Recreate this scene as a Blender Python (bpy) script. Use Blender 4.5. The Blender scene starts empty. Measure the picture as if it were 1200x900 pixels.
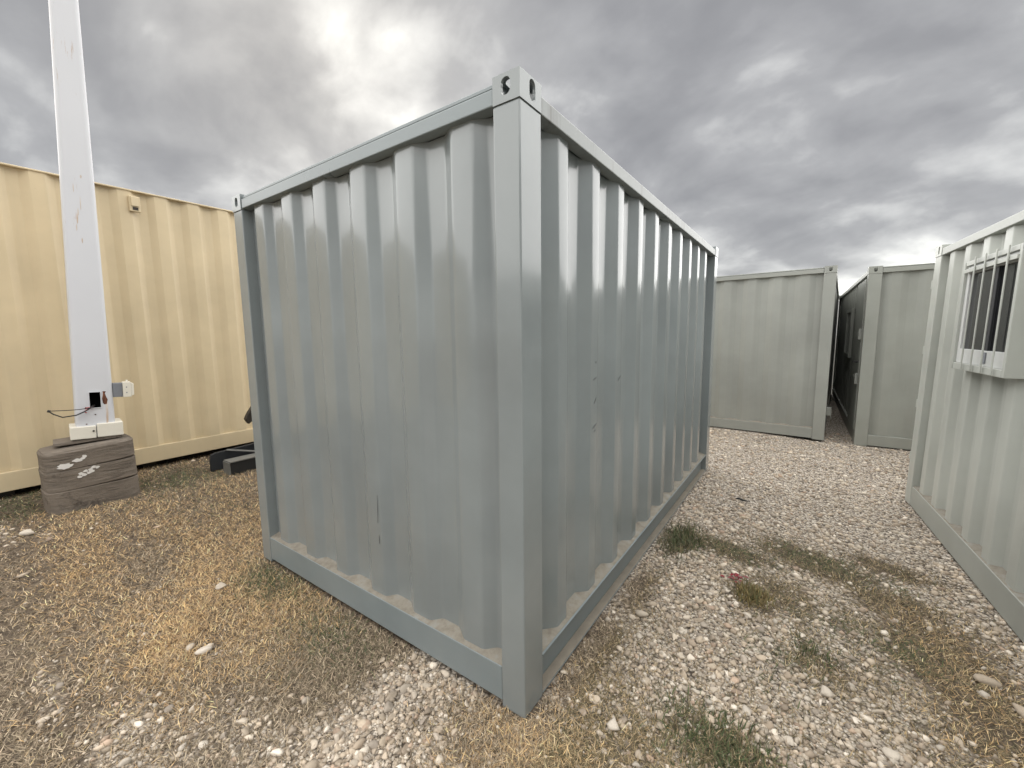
import bpy, bmesh, math, random
import numpy as np
from mathutils import Matrix, Vector
scene = bpy.context.scene
C = scene.collection
rng = np.random.default_rng(7)
random.seed(7)

# ------------------------------------------------------------------ camera
cam_d = bpy.data.cameras.new('camera')
cam = bpy.data.objects.new('camera', cam_d); C.objects.link(cam)
cam_d.sensor_width = 36.0
cam_d.lens = 36.0 * 488.02 / 1200.0
cam_d.clip_start = 0.05; cam_d.clip_end = 3000
RT = Vector((0.81762131, 0.57563771, -0.01168874)); UP = Vector((-0.05906354, 0.10405223, 0.99281651)); FW = Vector((-0.57271886, 0.81105756, -0.11907453))
m = Matrix((RT, UP, -FW)).transposed().to_4x4(); m.translation = Vector((0.8922, -1.3317, 1.6470))
cam.matrix_world = m
scene.camera = cam

# ------------------------------------------------------------------ view
scene.view_settings.view_transform = 'Standard'; scene.view_settings.look = 'None'
scene.view_settings.gamma = 1.0; scene.view_settings.use_curve_mapping = False
scene.view_settings.exposure = 2.4

# ------------------------------------------------------------------ sky + sun
GLOW = Vector((-0.737, 0.4715, 0.4847)).normalized()      # brightest break in the cloud
SUN = Vector((-0.29, 0.19, 0.94)).normalized()
world = bpy.data.worlds.new('World'); scene.world = world; world.use_nodes = True
nt = world.node_tree; nt.nodes.clear()
def N(tree, t, **kw):
    n = tree.nodes.new(t)
    for k, v in kw.items():
        if k.startswith('i_'):
            key = k[2:]
            n.inputs[int(key) if key.isdigit() else key].default_value = v
        else: setattr(n, k, v)
    return n
def L(tree, a, b): tree.links.new(a, b)
def mathn(tree, op, a, b=None, clamp=False):
    n = tree.nodes.new('ShaderNodeMath'); n.operation = op; n.use_clamp = clamp
    for i, v in enumerate((a, b)):
        if v is None: continue
        if isinstance(v, (int, float)): n.inputs[i].default_value = v
        else: tree.links.new(v, n.inputs[i])
    return n.outputs[0]
def ramp(tree, fac, stops):
    r = tree.nodes.new('ShaderNodeValToRGB'); e = r.color_ramp.elements
    while len(e) < len(stops): e.new(0.5)
    for el, (p, c) in zip(e, stops):
        el.position = p; el.color = (*c, 1) if len(c) == 3 else c
    tree.links.new(fac, r.inputs[0]); return r.outputs[0]
tc = N(nt, 'ShaderNodeTexCoord')
sep = N(nt, 'ShaderNodeSeparateXYZ'); L(nt, tc.outputs['Generated'], sep.inputs[0])
zc = mathn(nt, 'MAXIMUM', sep.outputs[2], 0.0)
den = mathn(nt, 'ADD', zc, 0.50)
px = mathn(nt, 'DIVIDE', sep.outputs[0], den); py = mathn(nt, 'DIVIDE', sep.outputs[1], den)
comb = N(nt, 'ShaderNodeCombineXYZ'); L(nt, px, comb.inputs[0]); L(nt, py, comb.inputs[1])
mp = N(nt, 'ShaderNodeMapping'); L(nt, comb.outputs[0], mp.inputs[0])
mp.inputs['Location'].default_value = (31.1, 20.7, 0); mp.inputs['Rotation'].default_value = (0, 0, math.radians(25)); mp.inputs['Scale'].default_value = (0.9, 1.1, 1)
n1 = N(nt, 'ShaderNodeTexNoise', i_Scale=4.3, i_Detail=9.0, i_Roughness=0.50, i_Distortion=0.2); L(nt, mp.outputs[0], n1.inputs['Vector'])
n2 = N(nt, 'ShaderNodeTexNoise', i_Scale=0.45, i_Detail=2.0, i_Roughness=0.5); L(nt, mp.outputs[0], n2.inputs['Vector'])
cl = mathn(nt, 'ADD', mathn(nt, 'MULTIPLY', n1.outputs[0], 0.72), mathn(nt, 'MULTIPLY', n2.outputs[0], 0.28))
def glow(dirv, k):   # brightness round a direction: exp(k (cos - 1))
    d = N(nt, 'ShaderNodeVectorMath', operation='DOT_PRODUCT'); L(nt, tc.outputs['Generated'], d.inputs[0]); d.inputs[1].default_value = dirv
    return mathn(nt, 'EXPONENT', mathn(nt, 'MULTIPLY', mathn(nt, 'SUBTRACT', d.outputs['Value'], 1.0), k))
g1 = glow(tuple(GLOW), 30.0)
hz = mathn(nt, 'POWER', mathn(nt, 'SUBTRACT', 1.0, zc, True), 9.0)     # brighter band of thin cloud at the horizon
cl = mathn(nt, 'ADD', cl, mathn(nt, 'MULTIPLY', g1, 0.095))
cl = mathn(nt, 'ADD', cl, mathn(nt, 'MULTIPLY', hz, 0.42))
def mixc0(a, f):      # warm light coming through the thinner cloud
    mx = nt.nodes.new('ShaderNodeMix'); mx.data_type = 'RGBA'; mx.blend_type = 'ADD'; mx.inputs[7].default_value = (0.09, 0.080, 0.062, 1)
    L(nt, mathn(nt, 'MULTIPLY', f, n1.outputs[0]), mx.inputs[0]); L(nt, a, mx.inputs[6]); return mx.outputs[2]
ccol = ramp(nt, cl, [(0.34, (0.0567, 0.0567, 0.0584)), (0.45, (0.0670, 0.0670, 0.0685)), (0.55, (0.0851, 0.0851, 0.0861)), (0.66, (0.1405, 0.1405, 0.1382)), (0.82, (0.2952, 0.2952, 0.2759))])
bg_c = N(nt, 'ShaderNodeBackground', i_Strength=1.0); L(nt, mixc0(ccol, g1), bg_c.inputs[0])
sky = N(nt, 'ShaderNodeTexSky'); sky.sky_type = 'NISHITA'; sky.sun_disc = False
sky.sun_elevation = math.asin(SUN.z); sky.sun_rotation = math.atan2(SUN.x, SUN.y)
bg_s = N(nt, 'ShaderNodeBackground', i_Strength=0.05); L(nt, sky.outputs[0], bg_s.inputs[0])
mixs = N(nt, 'ShaderNodeMixShader', i_Fac=0.975); L(nt, bg_s.outputs[0], mixs.inputs[1]); L(nt, bg_c.outputs[0], mixs.inputs[2])
wo = N(nt, 'ShaderNodeOutputWorld'); L(nt, mixs.outputs[0], wo.inputs[0])
sd = bpy.data.lights.new('sun', 'SUN'); so = bpy.data.objects.new('sun', sd); C.objects.link(so)
sd.energy = 1.5; sd.angle = math.radians(164); sd.color = (1.0, 0.98, 0.945)
so.rotation_euler = (-SUN).to_track_quat('-Z', 'Y').to_euler(); so.location = SUN * 60

# ------------------------------------------------------------------ materials
def new_mat(name):
    mt = bpy.data.materials.new(name); mt.use_nodes = True
    t = mt.node_tree; b = t.nodes['Principled BSDF']; return mt, t, b
def objco(t, scale=(1, 1, 1)):
    tcn = t.nodes.new('ShaderNodeTexCoord'); mpn = t.nodes.new('ShaderNodeMapping')
    mpn.inputs['Scale'].default_value = scale; t.links.new(tcn.outputs['Object'], mpn.inputs[0]); return mpn.outputs[0]
def noise(t, vec, scale, detail=4, rough=0.55, dist=0.0):
    n = N(t, 'ShaderNodeTexNoise', i_Scale=scale, i_Detail=float(detail), i_Roughness=rough, i_Distortion=dist); t.links.new(vec, n.inputs['Vector']); return n.outputs[0]
def mixc(t, fac, a, b, mode='MIX'):
    mx = t.nodes.new('ShaderNodeMix'); mx.data_type = 'RGBA'; mx.blend_type = mode
    for i, v in ((0, fac), (6, a), (7, b)):
        if isinstance(v, (int, float)): mx.inputs[i].default_value = v
        elif isinstance(v, tuple): mx.inputs[i].default_value = (*v, 1)
        else: t.links.new(v, mx.inputs[i])
    return mx.outputs[2]
def bump(t, b, h, strength, dist):
    bn = N(t, 'ShaderNodeBump', i_Strength=strength, i_Distance=dist); t.links.new(h, bn.inputs['Height']); t.links.new(bn.outputs[0], b.inputs['Normal'])
def paint(name, col, rough=0.28, dust=(0.33, 0.29, 0.22), dust_amt=0.25, grime=0.12, streak=0.1, coat=0.0, peel=0.12):
    mt, t, b = new_mat(name)
    v = objco(t); vs = objco(t, (9, 9, 0.35)); 
    big = noise(t, v, 0.9, 5, 0.6); fine = noise(t, v, 34, 4, 0.6); st = noise(t, vs, 1.6, 5, 0.6)
    dark = tuple(c * 0.86 for c in col); lite = tuple(min(1, c * 1.10) for c in col)
    c = mixc(t, ramp(t, big, [(0.35, (0, 0, 0)), (0.68, (1, 1, 1))]), dark, lite)
    sfac = mathn(t, 'MULTIPLY', ramp(t, st, [(0.52, (0, 0, 0)), (0.75, (1, 1, 1))]), streak)
    c = mixc(t, sfac, c, tuple(x * 0.6 for x in dust))
    # dust thrown up on the lower walls
    tcn = t.nodes.new('ShaderNodeTexCoord'); sp = t.nodes.new('ShaderNodeSeparateXYZ'); t.links.new(tcn.outputs['Object'], sp.inputs[0])
    mr = N(t, 'ShaderNodeMapRange', i_1=0.75, i_2=0.0, i_3=0.0, i_4=1.0); t.links.new(sp.outputs[2], mr.inputs[0])
    df = mathn(t, 'MULTIPLY', mathn(t, 'MULTIPLY', mr.outputs[0], ramp(t, noise(t, v, 5, 5, 0.65), [(0.3, (0.2,) * 3), (0.7, (1,) * 3)])), dust_amt, True)
    c = mixc(t, df, c, dust)
    # small scuffs and specks
    spk = ramp(t, noise(t, objco(t, (1, 1, 0.6)), 60, 2, 0.5), [(0.74, (0, 0, 0)), (0.80, (1, 1, 1))])
    spm = ramp(t, noise(t, v, 2.3, 3), [(0.5, (0, 0, 0)), (0.7, (1, 1, 1))])
    c = mixc(t, mathn(t, 'MULTIPLY', mathn(t, 'MULTIPLY', spk, spm), grime * 3, True), c, tuple(x * 0.35 for x in col))
    t.links.new(c, b.inputs['Base Color'])
    r = mathn(t, 'ADD', rough - 0.06, mathn(t, 'MULTIPLY', big, 0.12)); r = mathn(t, 'ADD', r, mathn(t, 'MULTIPLY', df, 0.6))
    t.links.new(r, b.inputs['Roughness'])
    b.inputs['Coat Weight'].default_value = coat; b.inputs['Coat Roughness'].default_value = 0.10
    bump(t, b, fine, peel, 0.0015)
    return mt
def plain(name, col, rough=0.6, metal=0.0, var=0.2, scale=12, bstr=0.15, vec=(1, 1, 1)):
    mt, t, b = new_mat(name); v = objco(t, vec)
    n = noise(t, v, scale, 5, 0.6)
    c = mixc(t, n, tuple(x * (1 - var) for x in col), tuple(min(1, x * (1 + var)) for x in col))
    t.links.new(c, b.inputs['Base Color']); b.inputs['Roughness'].default_value = rough; b.inputs['Metallic'].default_value = metal
    if bstr: bump(t, b, noise(t, v, scale * 6, 4), bstr, 0.004)
    return mt
M = {}
M['grey'] = paint('blue_grey_paint', (0.198, 0.222, 0.226), rough=0.22, coat=0.4, dust_amt=0.07, streak=0.03, grime=0.06, peel=0.06)
M['grey_rail'] = paint('blue_grey_rail_paint', (0.188, 0.22, 0.23), rough=0.28, dust_amt=0.06, streak=0.05)
M['grey_top'] = paint('blue_grey_weathered_paint', (0.205, 0.224, 0.222), rough=0.35, dust=(0.12, 0.11, 0.10), dust_amt=0.0, streak=0.75, grime=0.3)
M['pale'] = paint('pale_grey_green_paint', (0.275, 0.285, 0.262), rough=0.45, dust_amt=0.12, streak=.05)
M['pale2'] = paint('grey_green_paint', (0.25, 0.26, 0.234), rough=0.42, dust_amt=0.12, streak=.05)
M['pale3'] = paint('light_green_grey_paint', (0.395, 0.41, 0.378), rough=0.38, dust_amt=0.1, streak=.05)
M['pale3_rail'] = paint('light_green_grey_rail_paint', (0.31, 0.325, 0.30), rough=0.42, dust_amt=0.1, streak=.05)
M['tan'] = paint('tan_paint', (0.585, 0.48, 0.31), rough=0.42, dust_amt=0.1, streak=0.08)
mt, t, b = new_mat('black_recess'); b.inputs['Base Color'].default_value = (.006, .006, .006, 1); b.inputs['Roughness'].default_value = 1; b.inputs['Specular IOR Level'].default_value = 0; M['recess'] = mt  # the open hole's shade is put into its colour: black, without gloss
M['dark'] = plain('dark_interior', (0.012, 0.012, 0.012), 0.8, bstr=0)
M['scuff'] = plain('scuffed_paint', (0.075, 0.08, 0.08), 0.7, bstr=0)
M['seam'] = plain('dark_groove', (0.05, 0.055, 0.055), 0.6, bstr=0)  # groove under the roof edge drawn as a dark strip
M['steel_dark'] = plain('dark_blue_grey_steel', (0.012, 0.0135, 0.016), 0.7, 0.0)
M['steel_black'] = plain('black_steel', (0.010, 0.010, 0.010), 0.7, 0.0)
M['steel_brown'] = plain('brown_black_steel', (0.03, 0.024, 0.018), 0.6, 0.2)
M['steel_grey'] = plain('mid_grey_steel', (0.16, 0.16, 0.15), 0.5, 0.3)  # paler grey for the beam's top line, end face and brace
M['vinyl'] = plain('white_vinyl', (0.52, 0.53, 0.52), 0.4, var=0.05, bstr=0)
M['wire_black'] = plain('black_wire', (0.012, 0.012, 0.012), 0.5, bstr=0)
M['wire_red'] = plain('red_wire', (0.35, 0.02, 0.03), 0.5, bstr=0)
M['box_grey'] = plain('grey_box', (0.17, 0.18, 0.20), 0.5, bstr=0)
M['cream'] = plain('cream_cover_paint', (0.66, 0.63, 0.55), 0.5, var=0.06)
M['red_leaf'] = plain('red_leaf', (0.22, 0.018, 0.03), 0.5, scale=30, bstr=0)
mt, t, b = new_mat('window_glass'); b.inputs['Base Color'].default_value = (0.012, 0.013, 0.014, 1); b.inputs['Roughness'].default_value = 0.06; M['glass'] = mt
# dust lying on the ledges
mt, t, b = new_mat('ledge_dust'); v = objco(t); n = noise(t, v, 18, 5, 0.65)
t.links.new(ramp(t, n, [(0.3, (0.15, 0.132, 0.105)), (0.52, (0.215, 0.195, 0.16)), (0.72, (0.235, 0.235, 0.215))]), b.inputs['Base Color']); b.inputs['Roughness'].default_value = 0.95
bump(t, b, noise(t, v, 120, 3), 0.4, 0.004); M['dust'] = mt
M['dust2'] = plain('flange_dust', (.19, .168, .135), .95, var=.35, scale=14)
# white pole paint with rust
mt, t, b = new_mat('white_pole_paint'); v = objco(t); vs = objco(t, (14, 14, 1.6))
c = mixc(t, noise(t, v, 1.2, 4), (0.50, 0.51, 0.54), (0.58, 0.59, 0.615))
rf = ramp(t, noise(t, vs, 2.2, 6, 0.7), [(0.60, (0, 0, 0)), (0.67, (1, 1, 1))])
rm = ramp(t, noise(t, v, 1.1, 2), [(0.50, (0, 0, 0)), (0.62, (1, 1, 1))])
c = mixc(t, mathn(t, 'MULTIPLY', mathn(t, 'MULTIPLY', rf, rm), 0.7), c, (0.34, 0.20, 0.11))
t.links.new(c, b.inputs['Base Color']); b.inputs['Roughness'].default_value = 0.5; bump(t, b, noise(t, v, 40, 4), 0.12, 0.003); M['pole'] = mt
mt, t, b = new_mat('rust_stain'); v = objco(t, (1, 1, 0.25))
t.links.new(ramp(t, noise(t, v, 30, 4), [(0.35, (0.035, 0.012, 0.008)), (0.62, (0.16, 0.06, 0.03))]), b.inputs['Base Color']); b.inputs['Roughness'].default_value = 0.9; M['rust'] = mt
mt, t, b = new_mat('rust_run'); v = objco(t, (1, 1, 0.12))
t.links.new(ramp(t, noise(t, v, 40, 4), [(0.35, (0.42, 0.30, 0.21)), (0.6, (0.58, 0.54, 0.50))]), b.inputs['Base Color']); b.inputs['Roughness'].default_value = 0.9; M['rustrun'] = mt
# weathered footing block
mt, t, b = new_mat('weathered_block'); v = objco(t); vh = objco(t, (1.2, 1.2, 11))
g = noise(t, vh, 5, 6, 0.65, 0.6); bg_ = noise(t, v, 3.2, 5, 0.6)
c = ramp(t, g, [(0.30, (0.06, 0.050, 0.040)), (0.5, (0.135, 0.112, 0.09)), (0.7, (0.225, 0.19, 0.155))])
c = mixc(t, ramp(t, bg_, [(0.38, (0, 0, 0)), (0.62, (1, 1, 1))]), c, (0.17, 0.142, 0.115))
c = mixc(t, ramp(t, noise(t, v, 7, 6, .7), [(0.55, (0, 0, 0)), (0.7, (1, 1, 1))]), c, (0.055, 0.045, 0.036))
t.links.new(c, b.inputs['Base Color']); b.inputs['Roughness'].default_value = 0.9
bump(t, b, mathn(t, 'ADD', g, mathn(t, 'MULTIPLY', noise(t, v, 45, 5), 0.5)), 0.7, 0.012); M['block'] = mt
mt, t, b = new_mat('white_paint_splash'); v = objco(t)
b.inputs['Base Color'].default_value = (0.62, 0.60, 0.57, 1); b.inputs['Roughness'].default_value = 0.8; M['splash'] = mt
# ground: colour attribute 'soil' = share of bare gravel (1) against soil (0)
mt, t, b = new_mat('gravel_ground'); v = objco(t)
at = N(t, 'ShaderNodeAttribute'); at.attribute_name = 'gravel'
vo = N(t, 'ShaderNodeTexVoronoi', i_Scale=52.0); t.links.new(v, vo.inputs['Vector'])
vo2 = N(t, 'ShaderNodeTexVoronoi', i_Scale=140.0); t.links.new(v, vo2.inputs['Vector'])
cs = N(t, 'ShaderNodeSeparateColor'); t.links.new(vo.outputs['Color'], cs.inputs[0])
cs2 = N(t, 'ShaderNodeSeparateColor'); t.links.new(vo2.outputs['Color'], cs2.inputs[0])
gc = ramp(t, cs.outputs[0], [(0.0, (0.30, 0.25, 0.195)), (0.35, (0.50, 0.435, 0.355)), (0.7, (0.62, 0.56, 0.475)), (1.0, (0.74, 0.69, 0.615))])
gc2 = ramp(t, cs2.outputs[0], [(0.0, (0.25, 0.205, 0.165)), (0.5, (0.52, 0.455, 0.375)), (1.0, (0.66, 0.60, 0.52))])
gcm = mixc(t, noise(t, v, 9, 3), gc, gc2)
gcm = mixc(t, ramp(t, vo.outputs['Distance'], [(0.30, (0, 0, 0)), (0.75, (1, 1, 1))]), gcm, (0.07, 0.055, 0.042))  # shade in the gaps between stones put into the colour
soil = ramp(t, noise(t, v, 26, 6, 0.7), [(0.3, (0.03, 0.022, 0.015)), (0.52, (0.105, 0.078, 0.053)), (0.76, (0.27, 0.21, 0.145))])  # soil tones, deepened for shadow missing among the grass
fac = mathn(t, 'ADD', at.outputs['Fac'], mathn(t, 'MULTIPLY', mathn(t, 'SUBTRACT', noise(t, v, 7, 5, 0.7), 0.5), 0.9))
t.links.new(mixc(t, ramp(t, fac, [(0.32, (0, 0, 0)), (0.68, (1, 1, 1))]), soil, gcm), b.inputs['Base Color'])
b.inputs['Roughness'].default_value = 0.95
hh = mathn(t, 'SUBTRACT', noise(t, v, 40, 4), mathn(t, 'MULTIPLY', vo.outputs['Distance'], 0.9))
bump(t, b, hh, 0.9, 0.012); M['ground'] = mt
def attrmat(name, rough, trans=0.0, bscale=0):
    mt, t, b = new_mat(name); a = N(t, 'ShaderNodeAttribute'); a.attribute_name = 'tint'
    c = a.outputs['Color']
    if bscale:
        v = objco(t); n = noise(t, v, bscale, 4, 0.65); c = mixc(t, mathn(t, 'MULTIPLY', n, 0.5), c, (0.20, 0.165, 0.13)); bump(t, b, n, 0.5, 0.004)
    t.links.new(c, b.inputs['Base Color']); b.inputs['Roughness'].default_value = rough; return mt
M['stone'] = attrmat('limestone', 0.9, bscale=70)
M['blade'] = attrmat('grass_blade', 0.75)

# ------------------------------------------------------------------ helpers
class MB:
    def __init__(s): s.v = []; s.f = []
    def add(s, vs, fs):
        o = len(s.v); s.v += [tuple(p) for p in vs]; s.f += [tuple(i + o for i in f) for f in fs]; return s
    def box(s, x0, x1, y0, y1, z0, z1, R=None, T=(0, 0, 0)):
        vs = [Vector(p) for p in ((x0, y0, z0), (x1, y0, z0), (x1, y1, z0), (x0, y1, z0), (x0, y0, z1), (x1, y0, z1), (x1, y1, z1), (x0, y1, z1))]
        if R: vs = [R @ p + Vector(T) for p in vs]
        return s.add(vs, [(0, 3, 2, 1), (4, 5, 6, 7), (0, 1, 5, 4), (1, 2, 6, 5), (2, 3, 7, 6), (3, 0, 4, 7)])
    def tube(s, pts, r, n=8, taper=None):
        pts = [Vector(p) for p in pts]; rings = []
        for i, p in enumerate(pts):
            d = (pts[min(i + 1, len(pts) - 1)] - pts[max(i - 1, 0)]).normalized()
            a = d.orthogonal().normalized() if i == 0 else (a - d * a.dot(d)).normalized()
            bb = d.cross(a); rr = r if taper is None else r * taper[i]
            rings.append([p + (a * math.cos(2 * math.pi * k / n) + bb * math.sin(2 * math.pi * k / n)) * rr for k in range(n)])
        vs = [p for rg in rings for p in rg]; fs = []
        for i in range(len(pts) - 1):
            for k in range(n): fs.append((i * n + k, i * n + (k + 1) % n, (i + 1) * n + (k + 1) % n, (i + 1) * n + k))
        fs.append(tuple(range(n - 1, -1, -1))); fs.append(tuple((len(pts) - 1) * n + k for k in range(n)))
        return s.add(vs, fs)
    def prism(s, poly, axis, a, b):     # 2-D outline pushed along an axis; poly coords fill the other two axes in order
        n = len(poly)
        def P(u, w, h):
            return (h, u, w) if axis == 0 else ((u, h, w) if axis == 1 else (u, w, h))
        return s.add([P(u, w, a) for u, w in poly] + [P(u, w, b) for u, w in poly],
                     [tuple(range(n - 1, -1, -1)), tuple(range(n, 2 * n))] + [(i, (i + 1) % n, n + (i + 1) % n, n + i) for i in range(n)])
    def build(s, name, mat, parent=None, bevel=0.0, smooth=False, seg=2):
        me = bpy.data.meshes.new(name); me.from_pydata(s.v, [], s.f)
        bm = bmesh.new(); bm.from_mesh(me); bmesh.ops.recalc_face_normals(bm, faces=bm.faces)
        if bevel:
            ed = [e for e in bm.edges if len(e.link_faces) == 2 and e.calc_face_angle(0) > 0.5]
            bmesh.ops.bevel(bm, geom=ed, offset=bevel, segments=seg, profile=0.5, affect='EDGES', clamp_overlap=True)
        bm.to_mesh(me); bm.free()
        if smooth: me.shade_smooth()
        me.materials.append(mat)
        o = bpy.data.objects.new(name, me); C.objects.link(o)
        if parent: o.parent = parent
        return o
def tag(o, label, cat, group=None):
    o['label'] = label; o['category'] = cat
    if group: o['group'] = group
    return o
def thing(name, label, cat, loc=(0, 0, 0), rot=(0, 0, 0), group=None):
    o = bpy.data.objects.new(name, None); C.objects.link(o); o.location = loc; o.rotation_euler = rot; o.empty_display_size = 0.2
    return tag(o, label, cat, group)
def np_mesh(name, verts, faces, mat, tint=None, smooth=False):   # faces: (n,k) array, one face size
    me = bpy.data.meshes.new(name); nv = len(verts); nf, k = faces.shape
    me.vertices.add(nv); me.vertices.foreach_set('co', np.ascontiguousarray(verts, dtype=np.float32).ravel())
    me.loops.add(nf * k); me.loops.foreach_set('vertex_index', np.ascontiguousarray(faces, dtype=np.int32).ravel())
    me.polygons.add(nf); me.polygons.foreach_set('loop_start', np.arange(0, nf * k, k, dtype=np.int32))
    me.update(calc_edges=True)
    if tint is not None:
        a = me.attributes.new('tint', 'FLOAT_COLOR', 'POINT'); col = np.ones((nv, 4), np.float32); col[:, :3] = tint; a.data.foreach_set('color', col.ravel())
    if smooth: me.shade_smooth()
    me.materials.append(mat); o = bpy.data.objects.new(name, me); C.objects.link(o); return o

# ------------------------------------------------------------------ ground
def ss(a, b, x):
    t_ = np.clip((x - a) / (b - a), 0, 1); return t_ * t_ * (3 - 2 * t_)
_k = rng.normal(size=(26, 2)) * np.linspace(1.2, 16, 26)[:, None]; _p = rng.uniform(0, 6.28, 26)
def bumps(x, y):
    s = 0
    for (a, b_), p, i in zip(_k, _p, range(26)): s = s + np.sin(a * x + b_ * y + p) / (1 + 0.5 * i)
    return s / 4
def slope(x, y):
    return (-0.15 * ss(.1, 1.9, x) * (1 - .65 * ss(4.6, 6.4, y)) + .2 * ss(-2.3, -4.2, x) + .03 * ss(-4.2, -5, x))
def H(x, y):
    x = np.asarray(x, float); y = np.asarray(y, float)
    inside = ss(-2.5, -2.36, x) * (1 - ss(0.0, 0.14, x)) * ss(-.14, 0, y) * (1 - ss(4.05, 4.2, y))
    return slope(x, y) + bumps(x, y) * 0.014 * (1 - 0.85 * inside) - 0.006
# where the dead grass grows, in metres: (x, y, radius x, radius y, amount)
GRASS = [(0.10, -0.10, .42, .34, .95), (1.60, 1.72, .36, .50, 1.0), (1.72, 1.32, .32, .44, 1.0), (1.45, 2.15, .36, .34, .85), (0.16, 2.02, .16, .30, 1.0), (0.50, 2.10, .42, .20, .9),
         (1.07, 2.38, .50, .26, 1.0), (1.50, 2.66, .34, .22, .9), (0.85, 1.75, .30, .30, .75), (1.25, 1.75, .28, .3, .6), (0.70, 0.39, .22, .16, 1.0), (0.08, .55, .15, .46, .9), (0.10, 1.2, .13, .45, .8), (0.70, 1.52, .26, .26, .8), (1.04, 1.18, .26, .26, .75), (1.0, 1.75, .45, .3, .38),
         (0.35, 0.10, .38, .28, .6), (1.5, 1.0, .3, .22, .5), (-0.15, -.62, .5, .3, .6)]
BARE = [(.55, .95, .22, .5, .7), (1.0, .75, .25, .25, .6), (.35, 1.5, .14, .3, .5), (-0.54, -0.14, .22, .36, .95), (-0.50, -0.50, .24, .24, .85), (-2.0, -1.15, .40, .10, .5), (-1.25, -0.99, .5, .18, .62), (-4.0, -1.14, .4, .12, .55), (-3.75, -0.92, .25, .08, .4), (-1.62, -.60, .12, .05, .6), (-2.1, -.75, .16, .08, .45), (-.92, -.72, .38, .2, .62)]
def gdens(x, y):
    left = ss(-0.25, -0.85, x) * (1 - ss(2.0, 4.0, y) * 0.4)
    g = left * 1.0
    g = np.maximum(g, (.36 + .42 * bumps(x * 2.3 + 1, y * 2.3)) * (1 - ss(2.3, 3.0, y)) * ss(-.4, 0, x))
    for cx, cy, rx, ry, a in GRASS: g = np.maximum(g, a * np.exp(-(((x - cx) / rx) ** 2 + ((y - cy) / ry) ** 2)))
    for cx, cy, rx, ry, a in BARE: g = g * (1 - a * np.exp(-(((x - cx) / rx) ** 2 + ((y - cy) / ry) ** 2)))
    return np.clip(g + 0.16 * bumps(x * 3.1 + 2, y * 3.1) * (g > 0.02), 0, 1)
def axis(lo, hi, st):
    far = np.cumsum(np.geomspace(st * 2, 260, 26)); far = far[far < 900]
    return np.concatenate([lo - far[::-1], np.arange(lo, hi, st), hi + far])
ax = axis(-6.2, 2.6, 0.04); ay = axis(-2.3, 7.6, 0.04)
GX, GY = np.meshgrid(ax, ay); fadeg = np.exp(-np.maximum(0, np.maximum(np.abs(GX) - 9, np.abs(GY) - 11)) / 6)
GZ = H(GX, GY) * fadeg
nx, ny = len(ax), len(ay); idx = np.arange(nx * ny).reshape(ny, nx)
fc = np.stack([idx[:-1, :-1], idx[:-1, 1:], idx[1:, 1:], idx[1:, :-1]], -1).reshape(-1, 4)
gnd = np_mesh('ground', np.stack([GX, GY, GZ], -1).reshape(-1, 3), fc, M['ground'], smooth=True)
at = gnd.data.attributes.new('gravel', 'FLOAT', 'POINT'); at.data.foreach_set('value', (1 - gdens(GX, GY)).astype(np.float32).ravel())
gnd['kind'] = 'structure'

# ------------------------------------------------------------------ shipping containers
def corr_profile(Lw, post0, post1, crest_d=0.03, depth=0.045, period=0.352, first=0.06, crest=0.10, flank=0.07, r=0.009):
    """outline of a corrugated wall: list of (distance along wall, depth behind the post plane)"""
    pts = [(post0 - 0.02, crest_d + depth)]
    s = post0 + first
    valley = period - crest - 2 * flank
    while s + 2 * flank + crest < Lw - post1 - 0.005:
        pts += [(s, crest_d + depth), (s + flank, crest_d), (s + flank + crest, crest_d), (s + 2 * flank + crest, crest_d + depth)]
        s += period
    pts.append((Lw - post1 + 0.02, crest_d + depth))
    out = [pts[0]]
    for i in range(1, len(pts) - 1):       # rounded folds
        p0, p1, p2 = map(Vector, (pts[i - 1], pts[i], pts[i + 1]))
        a = p1 + (p0 - p1).normalized() * r; c_ = p1 + (p2 - p1).normalized() * r
        for k in range(4):
            tt = k / 3; out.append(tuple(a * (1 - tt) ** 2 + p1 * 2 * tt * (1 - tt) + c_ * tt * tt))
    out.append(pts[-1]); return out
def wall_sheet(prof, z0, z1, place, seed, amp=0.0013, rows=22):
    r = np.random.default_rng(seed); ph = r.uniform(0, 6.28, 8); kx = r.uniform(.6, 5, 8); kz = r.uniform(.4, 3.2, 8)
    mb = MB(); n = len(prof)
    for j in range(rows + 1):
        z = z0 + (z1 - z0) * j / rows; e = math.sin(math.pi * j / rows)
        for s, d in prof:
            w = sum(math.sin(kx[i] * s + kz[i] * z + ph[i]) for i in range(8)) / 8
            mb.v.append(place(s, d + amp * w * e * 2, z))
    for j in range(rows):
        for i in range(n - 1): mb.f.append((j * n + i, j * n + i + 1, (j + 1) * n + i + 1, (j + 1) * n + i))
    return mb
def slot(cu, cw, ru, rw, n=20):
    out = []
    for k in range(n):
        a = 2 * math.pi * k / n; u = math.cos(a); w = math.sin(a)
        out.append((cu + ru * u, cw + (rw - ru) * (1 if w > 1e-6 else (-1 if w < -1e-6 else 0)) + ru * w))
    return out
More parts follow.
